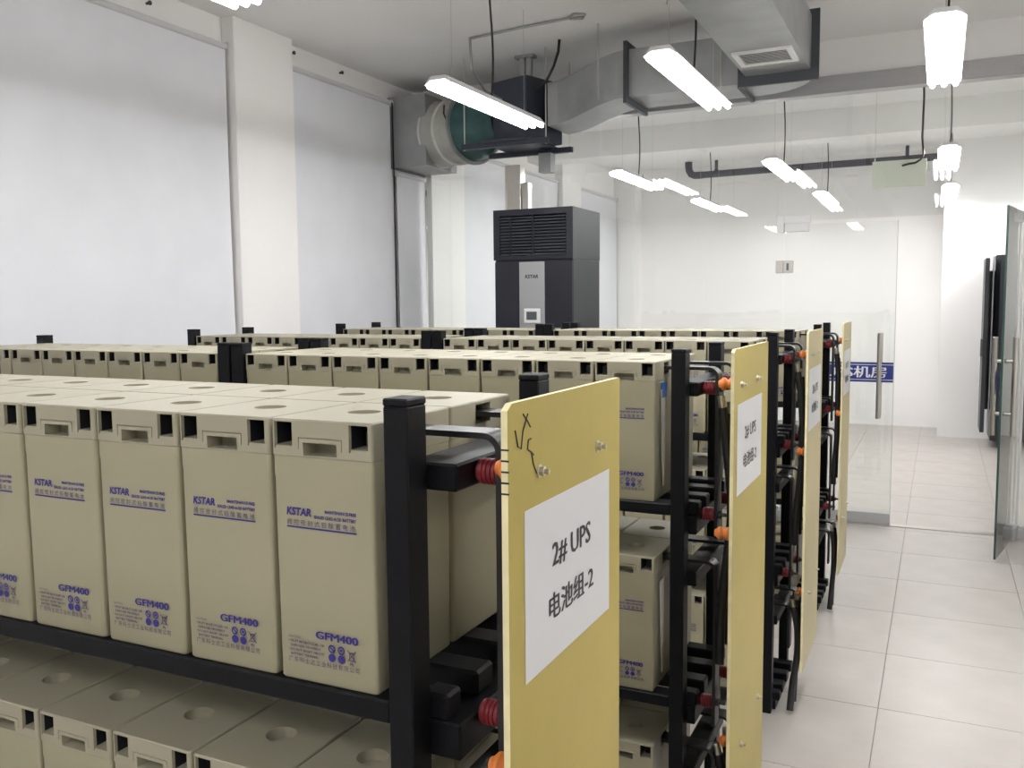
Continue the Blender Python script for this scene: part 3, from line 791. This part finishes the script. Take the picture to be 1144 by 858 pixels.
# S-shaped transition from fan to straight run
R = []
c0 = Vector((-1.93, 5.28)); c1 = Vector((-1.25, 4.98))
for k in range(9):
    s = k/8; e = s*s*(3-2*s)
    cx = c0.x + (c1.x-c0.x)*s; cy = c0.y + (c1.y-c0.y)*e
    hw = 0.19; dz = (1-e)*(-0.05)
    h0, h1 = zb + dz - 0.02*(1-s), zt + dz - 0.02*(1-s)
    R.append([(cx, cy-hw, h0), (cx, cy+hw, h0), (cx, cy+hw, h1), (cx, cy-hw, h1)])
part('transition_duct', MB().rings(R), MT['sheet'], duct)
part('straight_duct', MB().box(-1.23, 4.79, zb, -0.52, 5.17, zt), MT['sheet'], duct)
def flange_x(x, rim=0.045):
    mb = MB()
    mb.box(x-0.012, 4.79-rim, zb-rim, x+0.012, 5.17+rim, zb+0.002); mb.box(x-0.012, 4.79-rim, zt-0.002, x+0.012, 5.17+rim, zt+rim)
    mb.box(x-0.012, 4.79-rim, zb, x+0.012, 4.79+0.002, zt); mb.box(x-0.012, 5.168, zb, x+0.012, 5.17+rim, zt)
    part('flange', mb, MT['flange'], duct)
flange_x(-1.24); flange_x(-0.51, 0.03)
# quarter elbow into the branch that runs towards the camera
cx, cy = -0.50, 4.76; ri, ro = 0.03, 0.41
R = []
for k in range(9):
    a = math.radians(90 - 90*k/8)
    ca, sa = math.cos(a), math.sin(a)
    R.append([(cx+ri*ca, cy+ri*sa, zb), (cx+ro*ca, cy+ro*sa, zb), (cx+ro*ca, cy+ro*sa, zt), (cx+ri*ca, cy+ri*sa, zt)])
part('elbow_duct', MB().rings(R), MT['sheet'], duct)
bx0, bx1 = cx+ri, cx+ro
part('branch_duct', MB().box(bx0, -3.5, zb+0.03, bx1, 4.74, zt+0.04), MT['sheet'], duct)
mb = MB(); rim = 0.045
mb.box(bx0-rim, 4.735, zb-0.03, bx1+rim, 4.76, zb+0.032); mb.box(bx0-rim, 4.735, zt+0.038, bx1+rim, 4.76, zt+0.075)
mb.box(bx0-rim, 4.735, zb+0.03, bx0+0.002, 4.76, zt+0.04); mb.box(bx1-0.002, 4.735, zb+0.03, bx1+rim, 4.76, zt+0.04)
part('flange', mb, MT['flange'], duct)
mb = MB()
mb.box(bx0-rim, 2.60, zb-0.02, bx1+rim, 2.625, zb+0.032); mb.box(bx0-rim, 2.60, zb+0.03, bx0+0.002, 2.625, zt+0.04); mb.box(bx1-0.002, 2.60, zb+0.03, bx1+rim, 2.625, zt+0.04)
part('flange', mb, MT['flange'], duct)
gz = zb+0.03
mb = MB(); g0, g1, h0, h1 = bx0+0.03, bx1-0.03, 4.17, 4.47
mb.box(g0, h0, gz-0.012, g1, h0+0.03, gz); mb.box(g0, h1-0.03, gz-0.012, g1, h1, gz); mb.box(g0, h0+0.03, gz-0.012, g0+0.03, h1-0.03, gz); mb.box(g1-0.03, h0+0.03, gz-0.012, g1, h1-0.03, gz)
gr = part('air_grille', mb, MT['white_plastic'], duct)
part('grille_back', MB().box(g0+0.031, h0+0.031, gz-0.002, g1-0.031, h1-0.031, gz-0.0002), MT['flange'], gr)
for k in range(9):
    yy = h0+0.045+0.0265*k
    part('grille_slat', MB().obox(((g0+g1)/2, yy, gz-0.006), ((g1-g0)/2-0.03, 0, 0), (0, 0.008, 0.003), (0, -0.0004, 0.0010)), MT['white_plastic'], gr)
for px_, py_ in ((-1.42, 4.74), (-0.62, 4.74), (bx0-0.03, 3.1), (bx1+0.03, 3.1)):
    part('hanger_rod', MB().cyl((px_, py_, zb-0.01), (px_, py_, ZC), 0.005, 6), MT['steel'], duct)
# thin conduit clipped under the ceiling
cd = thing('ceiling_conduit', 'thin conduit with looped end clipped under the ceiling above the fan', 'conduit', (-1.9, 4.5, ZC-0.03))
part('conduit', MB().tube([(-2.30, 4.62, ZC-0.012), (-1.90, 4.56, ZC-0.012), (-1.55, 4.52, ZC-0.012), (-1.48, 4.46, ZC-0.012), (-1.42, 4.50, ZC-0.012), (-1.46, 4.56, ZC-0.012), (-1.54, 4.53, ZC-0.012)], 0.008, 6), MT['sheet'], cd, smooth=True)
part('drop_conduit', MB().tube([(-2.30, 4.62, ZC-0.012), (-2.32, 4.66, ZC-0.05), (-2.33, 4.70, 3.2), (-2.33, 4.9, 3.10), (-2.30, 5.10, 3.08)], 0.009, 6), MT['sheet'], cd, smooth=True)

# ================================================================== BLINDS
def blind(y0, y1, top, lab, bottom=0.75, chain=False, x=-3.455):
    root = thing('roller_blind', lab, 'blind', (x, (y0+y1)/2, bottom), 'grey roller blinds on the window wall')
    ny = max(6, int((y1-y0)*10)); nz = 24
    mb = MB(); R0 = []; 
    def off(y, z):
        t = (z-bottom)/(top-bottom)
        return 0.016*(1-t)*math.sin(y*2.3+z*0.8) + 0.004*math.sin(y*7+z*1.7)*(1-t)
    V = {}
    for side, dx in ((0, 0.0), (1, -0.002)):
        for i in range(ny+1):
            for j in range(nz+1):
                y = y0+(y1-y0)*i/ny; z = bottom+(top-bottom)*j/nz
                V[(side, i, j)] = len(mb.v); mb.v.append((x+dx+off(y, z), y, z))
    for side in (0, 1):
        for i in range(ny):
            for j in range(nz):
                mb.f.append((V[side,i,j], V[side,i+1,j], V[side,i+1,j+1], V[side,i,j+1])); mb.mi.append(0)
    part('fabric', mb, MT['blind'], root, smooth=True)
    part('roller_tube', MB().cyl((x, y0, top+0.012), (x, y1, top+0.012), 0.020, 14), MT['blind_rail'], root, smooth=True)
    part('bottom_bar', MB().box(x-0.012, y0, bottom-0.025, x+0.012, y1, bottom), MT['blind_rail'], root)
    for yy in (y0-0.006, y1):
        part('end_bracket', MB().box(x-0.04, yy, top-0.012, x+0.024, yy+0.006, top+0.036), MT['blind_rail'], root)
    if chain:
        part('pull_chain', MB().tube([(x+0.03, y1-0.01, top+0.01), (x+0.032, y1-0.006, 2.7), (x+0.032, y1-0.004, 1.9), (x+0.032, y1, 1.1)], 0.006, 6), MT['rack'], root, smooth=True)
        part('chain_pulley', MB().cyl((x, y1+0.006, top+0.012), (x, y1+0.02, top+0.012), 0.026, 14), MT['blind_rail'], root, smooth=True)
blind(-1.12, 3.52, 3.20, 'large grey roller blind filling the wall left of the first column')
blind(4.125, 5.39, 3.215, 'grey roller blind with pull chain between column and duct fan', chain=True)
blind(5.47, 5.925, 2.66, 'narrow grey roller blind below the sheet metal duct box')
blind(6.57, 8.96, 3.0, 'grey roller blind just beyond the glass partition, behind air conditioner')
blind(9.60, 11.08, 3.0, 'farthest grey roller blind, next to the far corner')
for k, (yy, zz) in enumerate(((4.22, 3.345), (4.78, 3.335), (2.95, 3.315), (2.45, 3.315))):
    o = part('wall_hook', MB().lathe((XL, yy, zz), (1,0,0), [(0, 0.008), (0.02, 0.008), (0.022, 0.013), (0.030, 0.013)], 10), MT['flange'], None)
    tag(o, 'small dark bolt on wall above blind, %s from the viewer' % ('third', 'farthest', 'second', 'nearest')[k], 'bolt', 'bolts above the blinds')

# ================================================================== FAR ROOM
pp = thing('overhead_pipe', 'dark insulated pipe with elbow hung under the far ceiling', 'pipe', (-0.7, 9.3, 3.0))
yy, zz = 10.75, 3.235
part('pipe_run', MB().tube([(-2.20, yy, zz-0.01), (-1.2, yy, zz), (-0.3, yy, zz+0.006), (0.60, yy, zz+0.01)], 0.042, 14), MT['pipe'], pp, smooth=True)
part('elbow', MB().tube([(-2.36, yy, ZC), (-2.36, yy, 3.34), (-2.352, yy, 3.29), (-2.325, yy, 3.245), (-2.28, yy, zz-0.01), (-2.18, yy, zz-0.01)], 0.046, 14), MT['pipe'], pp, smooth=True)
for x in (-2.0, 0.24):
    mb = MB().box(x-0.02, yy-0.004, zz+0.03, x+0.02, yy+0.004, ZC); mb.lathe((x-0.02, yy, zz+0.001), (1,0,0), [(0, 0.044), (0, 0.050), (0.04, 0.050), (0.04, 0.044)], 14)
    part('pipe_hanger', mb, MT['pipe'], pp)

ep = thing('hanging_panel', 'pale green panel hung from a black cable beyond the glass', 'sign', (0.33, 6.55, 2.44))
part('panel', MB().box(0.142, 6.54, 2.445, 0.520, 6.56, 2.645), MT['pale_green'], ep, bevel=0.003)
part('cable', MB().tube([(0.475, 6.55, ZC), (0.488, 6.55, 3.1), (0.484, 6.55, 2.8), (0.496, 6.55, 2.68), (0.48, 6.545, 2.64), (0.44, 6.532, 2.615), (0.40, 6.532, 2.612), (0.35, 6.532, 2.60)], 0.008, 7), MT['strap'], ep, smooth=True)
part('hanging_wire', MB().cyl((0.16, 6.55, 2.64), (0.16, 6.55, ZC), 0.0015, 5), MT['steel'], ep)

cb = thing('server_cabinet', 'tall black cabinet on castors with open door seen through the doorway', 'cabinet', (1.55, 10.2, 0))
part('body', MB().prism([(1.165, 9.90), (1.205, 9.86), (1.86, 9.86), (1.86, 10.58), (1.165, 10.58)], 0.08, 2.06), MT['rack_cab'], cb, bevel=0.004)
dr = part('door', MB().box(1.055, 9.62, 0.20, 1.095, 10.10, 2.02), MT['rack_cab'], cb, bevel=0.003)
part('door_handle', MB().box(1.035, 9.64, 1.0, 1.055, 9.67, 1.18), MT['flange'], dr)
part('hinge', MB().box(1.09, 10.06, 0.4, 1.17, 10.10, 1.9), MT['rack_cab'], cb)
part('side_trim', MB().box(1.140, 9.93, 0.15, 1.152, 10.06, 2.05), MT['ac_panel'], cb)
for x in (1.26, 1.78):
    for y in (9.93, 10.5):
        part('castor', MB().cyl((x-0.015, y, 0.035), (x+0.015, y, 0.035), 0.035, 14), MT['rack_cab'], cb, smooth=True)
        part('castor_fork', MB().box(x-0.025, y-0.02, 0.03, x+0.025, y+0.02, 0.085), MT['flange'], cb)

# remove nothing else: prototype battery is itself placed in the scene
